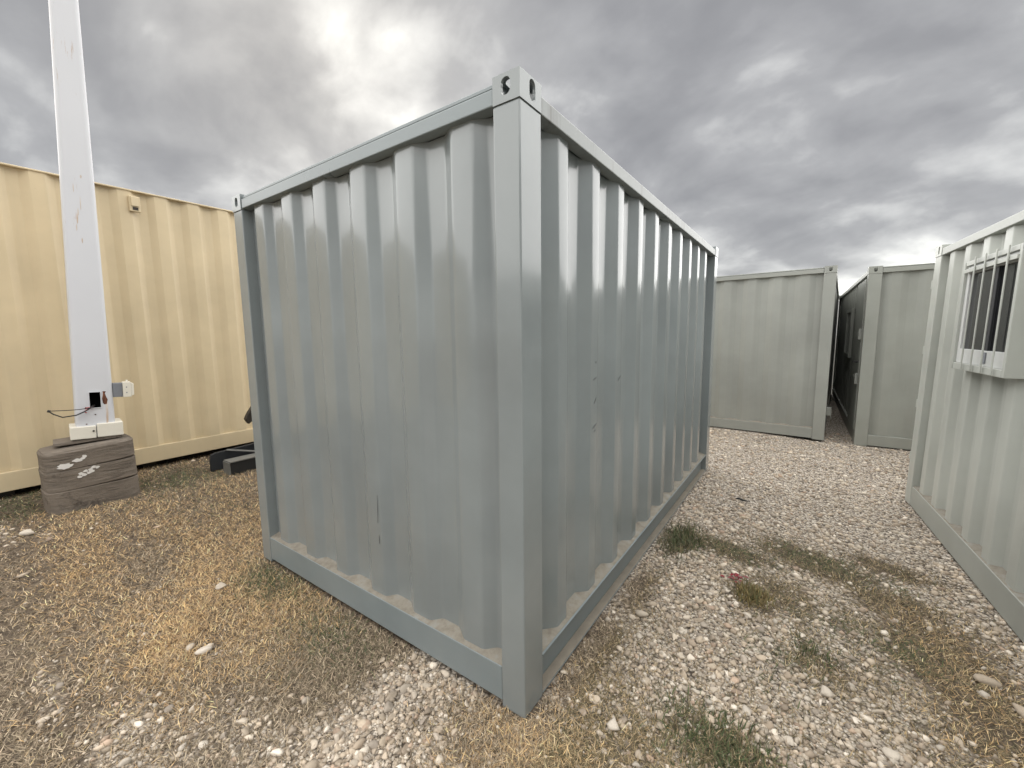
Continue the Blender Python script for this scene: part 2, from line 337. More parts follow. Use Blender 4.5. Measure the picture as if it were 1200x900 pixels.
def holed_plate(mb, u0, u1, w0, w1, hole, P, th):
    """rectangular plate with one slot; P(u, w, depth) places it"""
    n = len(hole); cu = sum(h[0] for h in hole) / n; cw = sum(h[1] for h in hole) / n
    outer = []
    for hu, hw in hole:
        du, dw = hu - cu, hw - cw; ts = []
        if abs(du) > 1e-9: ts.append(((u1 if du > 0 else u0) - cu) / du)
        if abs(dw) > 1e-9: ts.append(((w1 if dw > 0 else w0) - cw) / dw)
        t_ = min(ts); outer.append((cu + du * t_, cw + dw * t_))
    for cuu, cww in ((u0, w0), (u0, w1), (u1, w0), (u1, w1)):    # snap the nearest outline point to each corner
        i = min(range(n), key=lambda k: (outer[k][0] - cuu) ** 2 + (outer[k][1] - cww) ** 2); outer[i] = (cuu, cww)
    vs = [P(*h, 0) for h in hole] + [P(*o_, 0) for o_ in outer] + [P(*h, th) for h in hole] + [P(*o_, th) for o_ in outer]; fs = []
    for i in range(n):
        j = (i + 1) % n
        fs += [(i, j, n + j, n + i), (2 * n + i, 3 * n + i, 3 * n + j, 2 * n + j), (i, 2 * n + i, 2 * n + j, j), (n + i, n + j, 3 * n + j, 3 * n + i)]
    mb.add(vs, fs)
def container(name, label, W, Ln, Hh, mat, railmat, group, loc, rot, post_e=0.122, post_s=0.15, channel=False, rail_h=0.19, seed=1, prof_end=None, prof_side=None, casting_h=0.10, skip_panel=(), top_rail=0.08, under=0.016, dust=True, toprail=None):
    """box x in [-W,0], y in [0,Ln]; its origin is the bottom corner where the y=0 end meets the x=0 side"""
    t_ = thing(name, label, 'container', loc, rot, group)
    zc0 = Hh - casting_h
    for cx, sx in ((0, -1), (-W, 1)):
        for cy, sy in ((0, 1), (Ln, -1)):
            xa, xb = sorted((cx, cx + sx * post_e)); ya, yb = sorted((cy, cy + sy * post_s))
            MB().box(xa, xb, ya, yb, 0, zc0 - 0.001).build('corner_post', mat, t_, bevel=0.006)
            mb = MB(); th = 0.012; pr = 0.003
            X = lambda u, o: cx - sx * o + sx * u      # u inward from the corner
            Y = lambda u, o: cy - sy * o + sy * u
            ce, cs_ = post_e - 0.002, post_s - 0.004
            holed_plate(mb, -pr, ce, zc0, Hh, slot(ce * .5, zc0 + casting_h * .55, .021, .031), lambda u, w, d: (cx + sx * u, cy - sy * pr + sy * d, w), th)
            holed_plate(mb, -pr + th, cs_, zc0, Hh, slot(cs_ * .56, zc0 + casting_h * .55, .021, .038), lambda u, w, d: (cx - sx * pr + sx * d, cy + sy * u, w), th)
            holed_plate(mb, -pr + th, ce, -pr + th, cs_, slot(ce * .5, cs_ * .5, .032, .05), lambda u, w, d: (cx + sx * u, cy + sy * w, Hh - d), th)
            xa, xb = sorted((cx + sx * (th - pr), cx + sx * ce)); ya, yb = sorted((cy + sy * (th - pr), cy + sy * cs_))
            mb.box(xa, xb, ya, yb, zc0, zc0 + 0.012)
            xa, xb = sorted((cx + sx * (ce - .010), cx + sx * (ce - .0005))); ya, yb = sorted((cy + sy * (th - pr), cy + sy * cs_))
            mb.box(xa, xb, ya, yb, zc0 + .012, Hh - th)
            xa, xb = sorted((cx + sx * (th - pr), cx + sx * (ce - .0105))); ya, yb = sorted((cy + sy * (cs_ - .010), cy + sy * (cs_ - .0005)))
            mb.box(xa, xb, ya, yb, zc0 + .012, Hh - th)
            mb.build('corner_casting', mat, t_)
    # rails
    zt0, zt1 = Hh - top_rail - 0.022, Hh - 0.034
    for y0, y1, yo in ((0.002, 0.062, 1), (Ln - 0.062, Ln - 0.002, -1)):
        MB().box(-W + post_e + .001, -post_e - .001, y0, y1, zt0 + .008, zt1).build('top_end_rail', railmat, t_, bevel=0.004)
        ya, yb = (0.010, 0.07) if yo > 0 else (Ln - 0.07, Ln - 0.010)
        MB().box(-W + post_e + .001, -post_e - .001, ya, yb, zt1 + 0.005, zt1 + 0.021).build('roof_edge', railmat, t_, bevel=0.003)
        ya, yb = (0.016, 0.06) if yo > 0 else (Ln - 0.06, Ln - 0.016)
        MB().box(-W + post_e + .002, -post_e - .002, ya, yb, zt1 + 0.0005, zt1 + 0.0045).build('seam', M['seam'], t_)
        ya, yb = (0.003, 0.10) if yo > 0 else (Ln - 0.10, Ln - 0.003)
        MB().box(-W + post_e + .001, -post_e - .001, ya, yb, under, rail_h).build('bottom_end_rail', railmat, t_, bevel=0.004)
    for x0, x1 in ((-0.062, -0.001), (-W + 0.001, -W + 0.062)):
        MB().box(x0, x1, post_s + .001, Ln - post_s - .001, zt0 + .002, zt1 + .0).build('top_side_rail', toprail or railmat, t_, bevel=0.004)
    for sx, cx in ((-1, 0), (1, -W)):
        if channel:
            xa, xb = (-.051, -.003) if sx < 0 else (-W + .003, -W + .051)
            MB().box(xa, xb, post_s + .003, Ln - post_s - .003, .0172, .020).build('flange_dirt', M['dust2'], t_)
            poly = [(0, .012), (0, .017), (-.052, .017), (-.052, rail_h + .008), (0, rail_h + .008), (0, rail_h + .013), (-.10, rail_h + .013), (-.10, .012)]
            poly = [((-.001 + u) if sx < 0 else (-W + .001 - u), w) for u, w in poly]
            MB().prism(poly, 1, post_s + .001, Ln - post_s - .001).build('bottom_side_rail', railmat, t_)
        else:
            xa, xb = sorted((cx + sx * .004, cx + sx * .10))
            MB().box(xa, xb, post_s + .001, Ln - post_s - .001, .004, rail_h + .01).build('bottom_side_rail', railmat, t_, bevel=0.004)
    # corrugated sheets
    pe = corr_profile(W, post_e, post_e, **(prof_end or {})); ps = corr_profile(Ln, post_s, post_s, **(prof_side or {}))
    zs = rail_h + (0.014 if channel else 0.011)
    if 'y0' not in skip_panel: wall_sheet(pe, rail_h + .001, zt0 + .01, lambda s, d, z: (-s, d, z), seed).build('end_panel', mat, t_, smooth=True)
    if 'y1' not in skip_panel: wall_sheet(pe, rail_h + .001, zt0 + .01, lambda s, d, z: (-s, Ln - d, z), seed + 1).build('end_panel', mat, t_, smooth=True)
    if 'x0' not in skip_panel: wall_sheet(ps, zs, zt0 + .01, lambda s, d, z: (-d, s, z), seed + 2).build('side_panel', mat, t_, smooth=True)
    if 'x1' not in skip_panel: wall_sheet(ps, zs, zt0 + .01, lambda s, d, z: (-W + d, s, z), seed + 3).build('side_panel', mat, t_, smooth=True)
    MB().box(-W + .063, -.063, .071, Ln - .071, zt1 - .02, zt1 + .012).build('roof', railmat, t_)
    MB().box(-W + .101, -.101, .101, Ln - .101, under + .01, rail_h - .03).build('floor', M['dark'], t_)
    if dust:      # dirt caught on the ledge under the corrugations
        def ledge(prof, P, z, sd):
            r = np.random.default_rng(sd); mb = MB(); q = []
            for s, d in prof:
                q.append((s, d))
            for i, (s, d) in enumerate(q):
                hgt = 0.003 + 0.020 * max(0, (d - .035) / .045)
                mb.v += [P(s, 0.006, z), P(s, 0.014, z + .003), P(s, 0.014 + (d - .014) * .6, z + .003 + hgt * .35), P(s, d + .003, z + .003 + hgt)]
            for i in range(len(q) - 1):
                for k in range(3): mb.f.append((4 * i + k, 4 * i + 4 + k, 4 * i + 5 + k, 4 * i + 1 + k))
            return mb
        ledge(pe, lambda s, d, z: (-s, d, z), rail_h + .001, seed).build('ledge_dirt', M['dust'], t_, smooth=True)
        ledge(ps, lambda s, d, z: (-d - .004, s, z), zs, seed + 5).build('ledge_dirt', M['dust'], t_, smooth=True)
        ledge(ps, lambda s, d, z: (-W + d + .004, s, z), zs, seed + 6).build('ledge_dirt', M['dust'], t_, smooth=True)
    return t_
GREYS = 'grey shipping containers in the yard'
# nearest container: corner facing the camera
main = container('shipping_container', 'large blue-grey shipping container in front, its corner post facing the camera', 2.357, 4.05, 2.591, M['grey'], M['grey_rail'], GREYS,
                 (0, 0, 0), (0, 0, 0), channel=True, seed=11, under=.026, toprail=M['grey_top'],
                 prof_end=dict(first=0.068, crest=0.115, flank=0.064, depth=.038, r=.014), prof_side=dict(first=0.115, crest=0.088, flank=0.08))
def scratch(wall, s, z, ds, dz, w=0.004, d=0.028):
    n = Vector((ds, dz)).normalized(); q = Vector((-n.y, n.x)) * w / 2
    pts = [(s - q.x, z - q.y), (s + ds * .5 - q.x * 1.5, z + dz * .5 - q.y * 1.5), (s + ds, z + dz), (s + ds * .5 + q.x * .6, z + dz * .5 + q.y * .6)]
    f = (lambda u, v_, k: (u, d - k, v_)) if wall == 'end' else (lambda u, v_, k: (-d + k, u, v_))
    MB().add([f(u, v_, 0) for u, v_ in pts] + [f(u, v_, .002) for u, v_ in pts], [(0, 1, 2, 3), (4, 7, 6, 5)] + [(i, (i + 1) % 4, 4 + (i + 1) % 4, 4 + i) for i in range(4)]).build('scuff_mark', M['scuff'], main)
scratch('end', -0.985, 0.62, .006, .16, .0025)
scratch('end', -0.982, 0.50, .002, .05, .003)
for s, z, ds, dz in ((.72, 1.40, .05, .012), (.735, 1.27, .03, .03), (.72, 1.135, .055, .02), (.735, 1.115, .03, .006), (1.08, 1.36, .05, .03), (.745, 1.49, .02, .006)):
    scratch('side', s, z, ds, dz, .005)

# tan container at the left
tan_ = container('shipping_container', 'long tan shipping container standing behind the white pole', 2.44, 12.19, 2.91, M['tan'], M['tan'], None, (-4.83, -5.6, 0.295), (0, 0, math.radians(0.6)),
                 rail_h=0.165, seed=31, top_rail=0.03, casting_h=.10, prof_side=dict(period=.296, first=.05, crest=.10, flank=.06, depth=.040, crest_d=.012, r=.006), dust=False)
cm = MB()
for k in range(12): cm.box(-2.40, -.10, .4 + k * 1.03, .52 + k * 1.03, -.14, .0135)
cm.build('cross_member', M['steel_brown'], tan_)
v_ = MB().box(-.012, .020, 5.665, 5.755, 2.655, 2.81).build('vent_box', M['tan'], tan_, bevel=.006)
MB().box(.0195, .0235, 5.688, 5.732, 2.672, 2.70).build('vent_opening', M['steel_brown'], v_)
MB().prism([(.020, 2.715), (.034, 2.71), (.030, 2.80), (.020, 2.805)], 1, 5.68, 5.74).build('vent_hood', M['tan'], v_)

# container behind the near one
mid = container('shipping_container', 'pale grey container end seen just right of the near blue-grey container', 2.44, 6.06, 2.591, M['pale'], M['pale'], GREYS,
                (1.19, 6.42, -0.012), (0, 0, math.radians(-3.0)), post_e=.15, seed=51, prof_end=dict(first=.09, crest=.11, flank=.075, depth=.03), rail_h=.17)
MB().box(-.001, .05, .30, .42, .34, .46).box(.05, .062, .30, .42, .30, .46).build('lock_bracket', M['pale'], mid, bevel=.004)

# container half hidden behind the right-hand one
far = container('shipping_container', 'grey-green container end with a dark narrow gap on its left side', 2.44, 6.06, 2.591, M['pale2'], M['pale2'], GREYS,
                (1.555 + 2.44, 6.56, -0.055), (0, 0, math.radians(0.4)), post_e=.15, seed=71, rail_h=.17, prof_end=dict(first=.09, crest=.11, flank=.075, depth=.03), dust=False)
dr = MB().box(-2.44 - .004, -2.44 + .05, .20, 1.25, .20, 2.44).build('door', M['pale2'], far, bevel=.004)
for z in (.95, 1.62):
    MB().box(-2.475, -2.4435, .28, .62, z, z + .05).box(-2.475, -2.4435, .24, .30, z - .06, z + .10).build('lock_bar', M['pale'], dr, bevel=.004)
MB().tube([(-2.444, .36, 1.22), (-2.49, .36, 1.22), (-2.49, .46, 1.22), (-2.49, .48, 1.22)], .012).build('handle', M['steel_black'], dr)
wn = MB().box(-2.452, -2.405, 2.0, 2.08, 1.2, 2.1).box(-2.452, -2.405, 2.92, 3.0, 1.2, 2.1).box(-2.452, -2.405, 2.08, 2.92, 1.2, 1.26).box(-2.452, -2.405, 2.08, 2.92, 2.04, 2.1).build('window', M['pale2'], far)
MB().box(-2.425, -2.42, 2.08, 2.92, 1.26, 2.04).build('pane', M['glass'], wn)

# right-hand container with the barred window; its own y runs from the far end towards the camera
ex, ey = 0.06646455, -0.99778879
right = container('shipping_container', 'light grey-green container at the right edge with a barred window', 2.44, 6.06, 2.591, M['pale3'], M['pale3_rail'], GREYS,
                  (1.842, 4.54, -0.147), (0, 0, 0), post_e=.15, post_s=.17, seed=91, rail_h=.19, prof_side=dict(first=.10, crest=.115, flank=.048, depth=.05, crest_d=.022), dust=True)
up = Vector((0.01654321, 0.00110197, 0.99986254)); yy = Vector((ex, ey, 0)); xx = yy.cross(up).normalized(); up = xx.cross(yy).normalized()
# the container's x=0 face is turned towards -x of the world
R3 = Matrix((xx, yy, up)).transposed(); right.matrix_world = Matrix.Translation((1.842, 4.54, -0.147)) @ R3.to_4x4()
for z in (.45, 1.0, 1.55, 2.2):
    MB().box(-.04, -.006, -.012, -.004, z, z + .07).tube([(-.006, -.009, z - .005), (-.006, -.009, z + .075)], .010).build('hinge', M['pale3'], right)
WY0, WY1, WZ0, WZ1, WP = 1.00, 1.90, 1.475, 2.315, .06
wf = MB()
wf.box(-.04, WP, WY0, WY0 + .018, WZ0, WZ1).box(-.04, WP, WY1 - .035, WY1, WZ0, WZ1).box(-.04, WP, WY0 + .035, WY1 - .035, WZ0, WZ0 + .05).box(-.04, WP, WY0 + .035, WY1 - .035, WZ1 - .035, WZ1)
win = wf.build('window', M['pale3'], right, bevel=.003)
for y in (1.25, 1.423, 1.592, 1.762):
    MB().box(WP + .009, WP + .018, y - .008, y + .008, WZ0 + .005, WZ1 + .012).build('security_bar', M['pale3'], win, bevel=.004)
MB().box(WP - .010, WP + .0085, WY0 + .036, WY1 - .036, 2.225, 2.255).build('crossbar', M['pale3'], win, bevel=.003)
vf = MB(); ya, yb, za, zb = WY0 + .019, WY1 - .036, WZ0 + .051, WZ1 - .036
vf.box(-.035, .042, ya, ya + .05, za, zb).box(-.035, .042, yb - .03, yb, za, zb).box(-.035, .042, ya + .05, yb - .03, za, za + .11).box(-.035, .042, ya + .05, yb - .03, zb - .06, zb)
vf.build('vinyl_frame', M['vinyl'], win, bevel=.003)
MB().box(-.03, .038, 1.50, 1.545, za + .11, zb - .06).build('meeting_stile', M['steel_dark'], win, bevel=.003)
MB().box(.012, .018, ya + .05, 1.50, za + .11, zb - .06).build('pane', M['glass'], win)
MB().box(.018, .024, 1.545, yb - .03, za + .11, zb - .06).build('pane', M['glass'], win)
MB().box(.0425, .049, 1.50, 1.56, za + .02, za + .10).build('latch', M['box_grey'], win, bevel=.003)

# ------------------------------------------------------------------ pole, footing block, boxes, wires
BZ = 0.19
def sup(a_, b_, n_, p_, k=72):
    out = []
    for i in range(k):
        t_ = 2 * math.pi * i / k; c_, s_ = math.cos(t_), math.sin(t_)
        out.append((a_ * math.copysign(abs(c_) ** (2 / p_), c_), b_ * math.copysign(abs(s_) ** (2 / p_), s_)))
    return out
blk = thing('footing_block', 'weathered brown round-cornered footing block with white paint splashes under the pole', 'footing', (-4.33, -.555, BZ), (0, 0, math.radians(0)))
zs_ = [(-.06, .185), (.19, .365), (.37, .535)]
for k, (z0, z1) in enumerate(zs_):
    rr = np.random.default_rng(k + 3); mb = MB(); ring = sup(.21, .300 - .003 * k, .3, 4.6)
    lv = [z0, z0 + .006, (z0 + z1) / 2, z1 - .006 - (.014 if k == 2 else 0), z1]
    ins = [.005, .0, .002, .0, .014 if k == 2 else .005]
    tilt = lambda x, y: (.025 * y if True else 0)
    for z, i_ in zip(lv, ins):
        for (x, y) in ring:
            w = 1 - i_ / .3 + .004 * math.sin(7 * y + k * 2 + z * 20)
            zz = z + (tilt(x, y) * k if z > 0 else 0)
            mb.v.append((x * w, y * w, zz))
    n_ = len(ring)
    for j in range(len(lv) - 1):
        for i in range(n_): mb.f.append((j * n_ + i, j * n_ + (i + 1) % n_, (j + 1) * n_ + (i + 1) % n_, (j + 1) * n_ + i))
    mb.f.append(tuple((len(lv) - 1) * n_ + i for i in range(n_))); mb.f.append(tuple(range(n_ - 1, -1, -1)))
    mb.build('course', M['block'], blk)
def blob(mb, cy, cz, ry, rz, seed, x=.293, n_=18):
    rr = np.random.default_rng(seed); ring = []
    for i in range(n_):
        a = 2 * math.pi * i / n_; q = .75 + .5 * rr.random(); ring.append((cy + ry * q * math.cos(a), cz + rz * q * math.sin(a)))
    def sx(y): return .21 * max(0.0, 1 - min(1, abs(y) / .300) ** 4.6) ** (1 / 4.6) + .004
    mb.add([(sx(y), y, z) for y, z in ring] + [(sx(y) - .02, y, z) for y, z in ring], [tuple(range(n_))] + [(i, n_ + i, n_ + (i + 1) % n_, (i + 1) % n_) for i in range(n_)])
sp_ = MB()
for a_ in ((-.175, .40, .045, .022, 1), (-.10, .435, .03, .014, 2)):
    q_ = MB(); blob(q_, *a_); q_.build('paint_splash', M['splash'], blk)
for i, (y, z) in enumerate([(-.09, .315), (-.06, .33), (-.03, .335), (-.01, .35), (-.07, .30), (-.04, .31), (.015, .345), (-.1, .29), (-.02, .318), (-.065, .445), (-.055, .46)]): blob(sp_, y, z, .016, .011, 10 + i, n_=9)
spo = sp_.build('paint_splash', M['splash'], blk); spo['kind'] = 'stuff'

pz = BZ + .583
pole = thing('light_pole', 'tall square white pole with an open handhole standing on the footing block', 'pole', (-4.285, -.49, pz), (math.radians(-2.3), 0, math.radians(-7)))
def hwz(z): return .128 - .0112 * z
def fx(z): return -.126 + hwz(z)
hw = hwz(.4); pm = MB(); zl = [.012, .264, .402, 6.2]; rc = .030; NR = 24
def pring(z):          # rounded square: first edge is the front flat
    a = hwz(z); out = []
    for cx_, cy_, a0 in ((a - rc, a - rc, 0), (-a + rc, a - rc, 90), (-a + rc, -a + rc, 180), (a - rc, -a + rc, 270)):
        out += [(-.126 + cx_ + rc * math.cos(math.radians(a0 + 18 * q)), cy_ + rc * math.sin(math.radians(a0 + 18 * q)), z) for q in range(6)]
    return out[-1:] + out[:-1]
for z in zl: pm.v += pring(z)
for q in range(3):
    for i in range(NR):
        if i == 0 and q == 1: continue
        pm.f.append((q * NR + i, q * NR + (i + 1) % NR, (q + 1) * NR + (i + 1) % NR, (q + 1) * NR + i))
pm.f.append(tuple(range(3 * NR, 4 * NR)))
h0 = len(pm.v); pm.v += [(fx(.264), -.030, .264), (fx(.264), .040, .264), (fx(.402), .040, .402), (fx(.402), -.030, .402)]
pm.f += [(NR, h0, h0 + 3, 2 * NR), (h0 + 1, NR + 1, 2 * NR + 1, h0 + 2)]
pm.build('pole_shaft', M['pole'], pole)
hm = MB(); hm.v += [(fx(.264) - .0005, -.030, .264), (fx(.264) - .0005, .040, .264), (fx(.402) - .0005, .040, .402), (fx(.402) - .0005, -.030, .402), (-.09, -.030, .264), (-.09, .040, .264), (-.09, .040, .402), (-.09, -.030, .402)]
hm.f += [(4, 5, 6, 7), (0, 1, 5, 4), (1, 2, 6, 5), (2, 3, 7, 6), (3, 0, 4, 7)]
hm.build('handhole', M['recess'], pole)
fr = MB().box(-.008, .004, -.036, -.030, .258, .408).box(-.008, .004, .040, .046, .258, .408).box(-.008, .004, -.030, .040, .402, .408).box(-.008, .004, -.030, .040, .258, .264).build('handhole_frame', M['pole'], pole)
bc = MB().box(-.255, .03, -.165, -.003, -.005, .105).build('base_cover', M['cream'], pole, bevel=.006)
MB().box(-.255, .031, .003, .175, -.002, .120).build('base_cover', M['cream'], pole, bevel=.006)
MB().tube([(.029, -.02, .06), (.038, -.02, .06)], .008).build('screw', M['steel_brown'], bc)
rs = MB()
def stain(mb, y0, z0, pts, x=.0015):
    n_ = len(pts); mb.add([(fx(z0 + c_) + x, y0 + a, z0 + c_) for a, c_ in pts] + [(fx(z0 + c_) - .001, y0 + a, z0 + c_) for a, c_ in pts], [tuple(range(n_))] + [(i, n_ + i, n_ + (i + 1) % n_, (i + 1) % n_) for i in range(n_)])
stain(rs, .066, .30, [(-.012, .0), (-.004, -.012), (.012, -.01), (.02, .03), (.012, .055), (.004, .09), (.012, .105), (-.010, .108), (-.008, .085), (-.016, .04)])
stain(rs, .070, .10, [(-.008, 0), (.0, -.01), (.01, .0), (.012, .016), (.0, .022), (-.01, .014)])
stain(rs, -.055, .262, [(-.010, .0), (.004, -.004), (.012, .006), (-.004, .012)])
for k in range(6):
    y = [.02, -.005, .035, -.06, .06, .0][k]; z = [.035, .05, .03, .12, .045, .2][k]
    stain(rs, y, z, [(-.006, 0), (.003, -.005), (.007, .004), (-.002, .007)])
rso = rs.build('rust_patch', M['rust'], pole); rso['kind'] = 'stuff'
ru = MB()
for y0_, z0_, h_, w_ in ((-.02, 1.86, .10, .006), (-.012, 1.93, .07, .004), (-.028, 1.80, .06, .004), (.006, 1.98, .12, .003), (.02, 2.25, .03, .006), (-.03, 2.12, .08, .003), (.0, 1.70, .05, .004)):
    stain(ru, y0_, z0_, [(-w_ * .4, 0), (w_ * .6, h_ * .1), (w_, h_ * .6), (w_ * .2, h_), (-w_, h_ * .55)], .001)
ruo = ru.build('rust_run', M['rustrun'], pole); ruo['kind'] = 'stuff'
rr_ = MB(); stain(rr_, .074, .115, [(-.006, .0), (.008, .0), (.012, .19), (-.004, .19)], .001); rr_.build('rust_run', M['rustrun'], pole)
for k, (mt_, pts, r_) in enumerate([('wire_black', [(-.008, .0, .285), (.03, -.02, .275), (.05, -.06, .245), (.055, -.12, .215), (.05, -.20, .205), (.045, -.25, .235), (.045, -.275, .262)], .0055),
                                    ('wire_black', [(-.008, -.01, .29), (.04, -.03, .27), (.05, -.10, .262), (.048, -.18, .262), (.045, -.272, .266)], .0032),
                                    ('wire_red', [(-.006, -.004, .282), (.032, -.03, .268), (.04, -.05, .255), (.044, -.07, .238), (.045, -.055, .228)], .006),
                                    ('wire_red', [(.03, -.03, .268), (.038, -.045, .272), (.04, -.065, .262)], .005)]):
    MB().tube(pts, r_, 6).build('wire', M[mt_], pole, smooth=True)
MB().tube([(.045, -.268, .262), (.045, -.285, .268)], .011, 7).build('wire_cap', M['wire_black'], pole)
jb = MB().box(-.08, -.02, hw + .001, hw + .068, .345, .475).build('junction_box', M['box_grey'], pole, bevel=.004)
MB().box(-.09, -.004, hw + .069, hw + .125, .343, .482).prism([(hw + .125, .352), (hw + .145, .36), (hw + .145, .466), (hw + .125, .474)], 0, -.085, -.008).tube([(-.04, hw + .10, .482), (-.04, hw + .10, .50)], .009).build('outlet_cover', M['cream'], jb, bevel=.003)
for z in (.38, .43): MB().box(-.0045, -.002, hw + .09, hw + .098, z, z + .010).build('outlet_slot', M['box_grey'], jb)
sl = MB().box(-.13, .128, -.225, .20, 0, .028).build('timber_shim', M['block'], None, bevel=.004)
sl.location = (-4.40, -.52, BZ + .549); sl.rotation_euler = (math.radians(1.2), 0, math.radians(-7))
tag(sl, 'thin brown timber shim lying under the base cover of the white pole', 'timber')

# ------------------------------------------------------------------ dark steel implement behind the near container
imp = thing('farm_implement', 'dark steel implement frame lying in the grass behind the near container', 'machinery', (-4.15, .42, .17))
pl_ = [(-.06, .16), (-.05, .21), (-.01, .225), (1.5, .30), (1.5, .06), (-.06, .03)]
MB().prism([(u, w) for u, w in pl_], 0, -.20, -.16).build('side_plate', M['steel_dark'], imp, bevel=.005)
MB().box(-.02, .13, .02, 1.5, .012, .155).build('box_beam', M['steel_black'], imp, bevel=.005)
MB().box(-.025, .14, .015, 1.5, .156, .166).build('beam_edge', M['steel_grey'], imp)
MB().box(-.02, .13, .005, .018, .012, .155).build('end_plate', M['steel_grey'], imp)
MB().tube([(-.16, .10, .235), (.02, .40, .172)], .010, 6).build('brace_rod', M['steel_grey'], imp)
MB().prism([(.39, .73), (.31, .62), (.28, .56), (.31, .50), (.35, .53), (.39, .60), (.57, .62), (.57, .95), (.51, .92)], 0, -.12, -.06).build('hook_bracket', M['steel_brown'], imp, bevel=.006)
MB().box(-.11, -.07, .38, .45, .15, .62).build('upright', M['steel_black'], imp, bevel=.004)
MB().box(-.16, -.02, .6, .68, .03, .15).box(-.16, -.02, 1.2, 1.28, .03, .15).build('cross_tie', M['steel_black'], imp)

# ------------------------------------------------------------------ stones and dead grass
ico_v = []; ph = (1 + 5 ** .5) / 2
bm = bmesh.new(); bmesh.ops.create_icosphere(bm, subdivisions=1, radius=1); ICO1 = np.array([v.co[:] for v in bm.verts]); F1 = np.array([[v.index for v in f.verts] for f in bm.faces]); bm.free()
bm = bmesh.new(); bmesh.ops.create_icosphere(bm, subdivisions=2, radius=1); ICO2 = np.array([v.co[:] for v in bm.verts]); F2 = np.array([[v.index for v in f.verts] for f in bm.faces]); bm.free()
def rock(base, r):       # a pebble with a few flattened facets
    v = base.copy()
    for _ in range(6):
        n = r.normal(size=3); n /= np.linalg.norm(n); c_ = r.uniform(.30, .75); d = v @ n; v -= np.outer(np.maximum(0, d - c_), n)
    v *= 1 + r.normal(size=(len(v), 1)) * .035
    return v
def shard(r):            # a crushed, sharp-edged fragment
    n = r.normal(size=(5, 3)); n /= np.linalg.norm(n, axis=1)[:, None]; v = ICO2.copy()
    for q in n:
        c_ = r.uniform(.22, .55); d = v @ q; v -= np.outer(np.maximum(0, d - c_), q)
    return v * r.uniform(.9, 1.25, 3) * (1 + r.normal(size=(len(v), 1)) * .02)
PROT = [rock(ICO2, rng) for _ in range(8)] + [shard(rng) for _ in range(20)]
CAMX, CAMY = .8922, -1.3317
def blocked(x, y):    # under or inside something
    b_ = (x > -2.37) & (x < .012) & (y > -.008) & (y < 4.06)
    u = (x - 1.842) * ey - (y - 4.54) * ex; s = (x - 1.842) * ex + (y - 4.54) * ey
    b_ |= (u < 0.0) & (s > -.05) & (s < 6.1)
    b_ |= (y > 6.42) & (x > -1.3) & (x < 1.17)
    b_ |= (y > 6.5) & (x > 1.57)
    b_ |= (x < -5.0)
    b_ |= (np.abs(x + 4.375) < .27) & (np.abs(y + .565) < .31)
    return b_
def sample(n, f):      # points in the seen ground, thinned with distance
    d = np.sqrt(rng.uniform(.9 ** 2, 8.4 ** 2, n)) if f is None else .9 * (8.6 / .9) ** (rng.random(n) ** f)
    a = rng.uniform(math.radians(-40), math.radians(122), n)      # measured from +y towards -x
    x = CAMX - d * np.sin(a); y = CAMY + d * np.cos(a)
    ok = ~blocked(x, y) & (x > -5.0); return x[ok], y[ok], d[ok]
x, y, d = sample(245000, .8)
g = gdens(x, y)
road = ss(2.6, 3.3, y) * (x > -.1)
keep = rng.random(len(x)) < np.clip((1 - g) ** 1.5 * .95 + .02, 0, 1) * np.where(road > .5, .75, 1)
x, y, d, g = x[keep], y[keep], d[keep], g[keep]
size = np.exp(rng.normal(math.log(.0062), .62, len(x))) * (.72 + .16 * d) * (1 - .25 * ss(2.6, 3.3, y) * (x > -.1)); size = np.clip(size * (1 - .45 * g), .0035, .024)
print('stones', len(x))
TI = np.array([[.56, .51, .44], [.47, .41, .335], [.66, .62, .555], [.36, .305, .245], [.52, .45, .365], [.42, .38, .335], [.72, .68, .62], [.45, .35, .275]]) * np.array([1.05, 1.0, .94])
VV, FF, TT, off = [], [], [], 0
phi = (1 + 5 ** .5) / 2
ICO0 = np.array([(-1, phi, 0), (1, phi, 0), (-1, -phi, 0), (1, -phi, 0), (0, -1, phi), (0, 1, phi), (0, -1, -phi), (0, 1, -phi), (phi, 0, -1), (phi, 0, 1), (-phi, 0, -1), (-phi, 0, 1)]) / math.hypot(1, phi)
F0 = np.array([(0, 11, 5), (0, 5, 1), (0, 1, 7), (0, 7, 10), (0, 10, 11), (1, 5, 9), (5, 11, 4), (11, 10, 2), (10, 7, 6), (7, 1, 8), (3, 9, 4), (3, 4, 2), (3, 2, 6), (3, 6, 8), (3, 8, 9), (4, 9, 5), (2, 4, 11), (6, 2, 10), (8, 6, 7), (9, 8, 1)])
PROT0 = [ICO0 * rng.uniform(.72, 1.18, (12, 1)) + rng.normal(size=(12, 3)) * .10 for _ in range(24)]
tid = rng.choice(len(TI), len(x), p=[.2, .2, .12, .15, .13, .1, .05, .05]); fine = size / d > .0088
z = H(x, y); an = rng.uniform(0, 6.28, len(x)); sc3 = np.stack([size * rng.uniform(.8, 1.4, len(x)), size * rng.uniform(.7, 1.05, len(x)), size * rng.uniform(.45, .8, len(x))], 1)
print('fine stones', fine.sum())
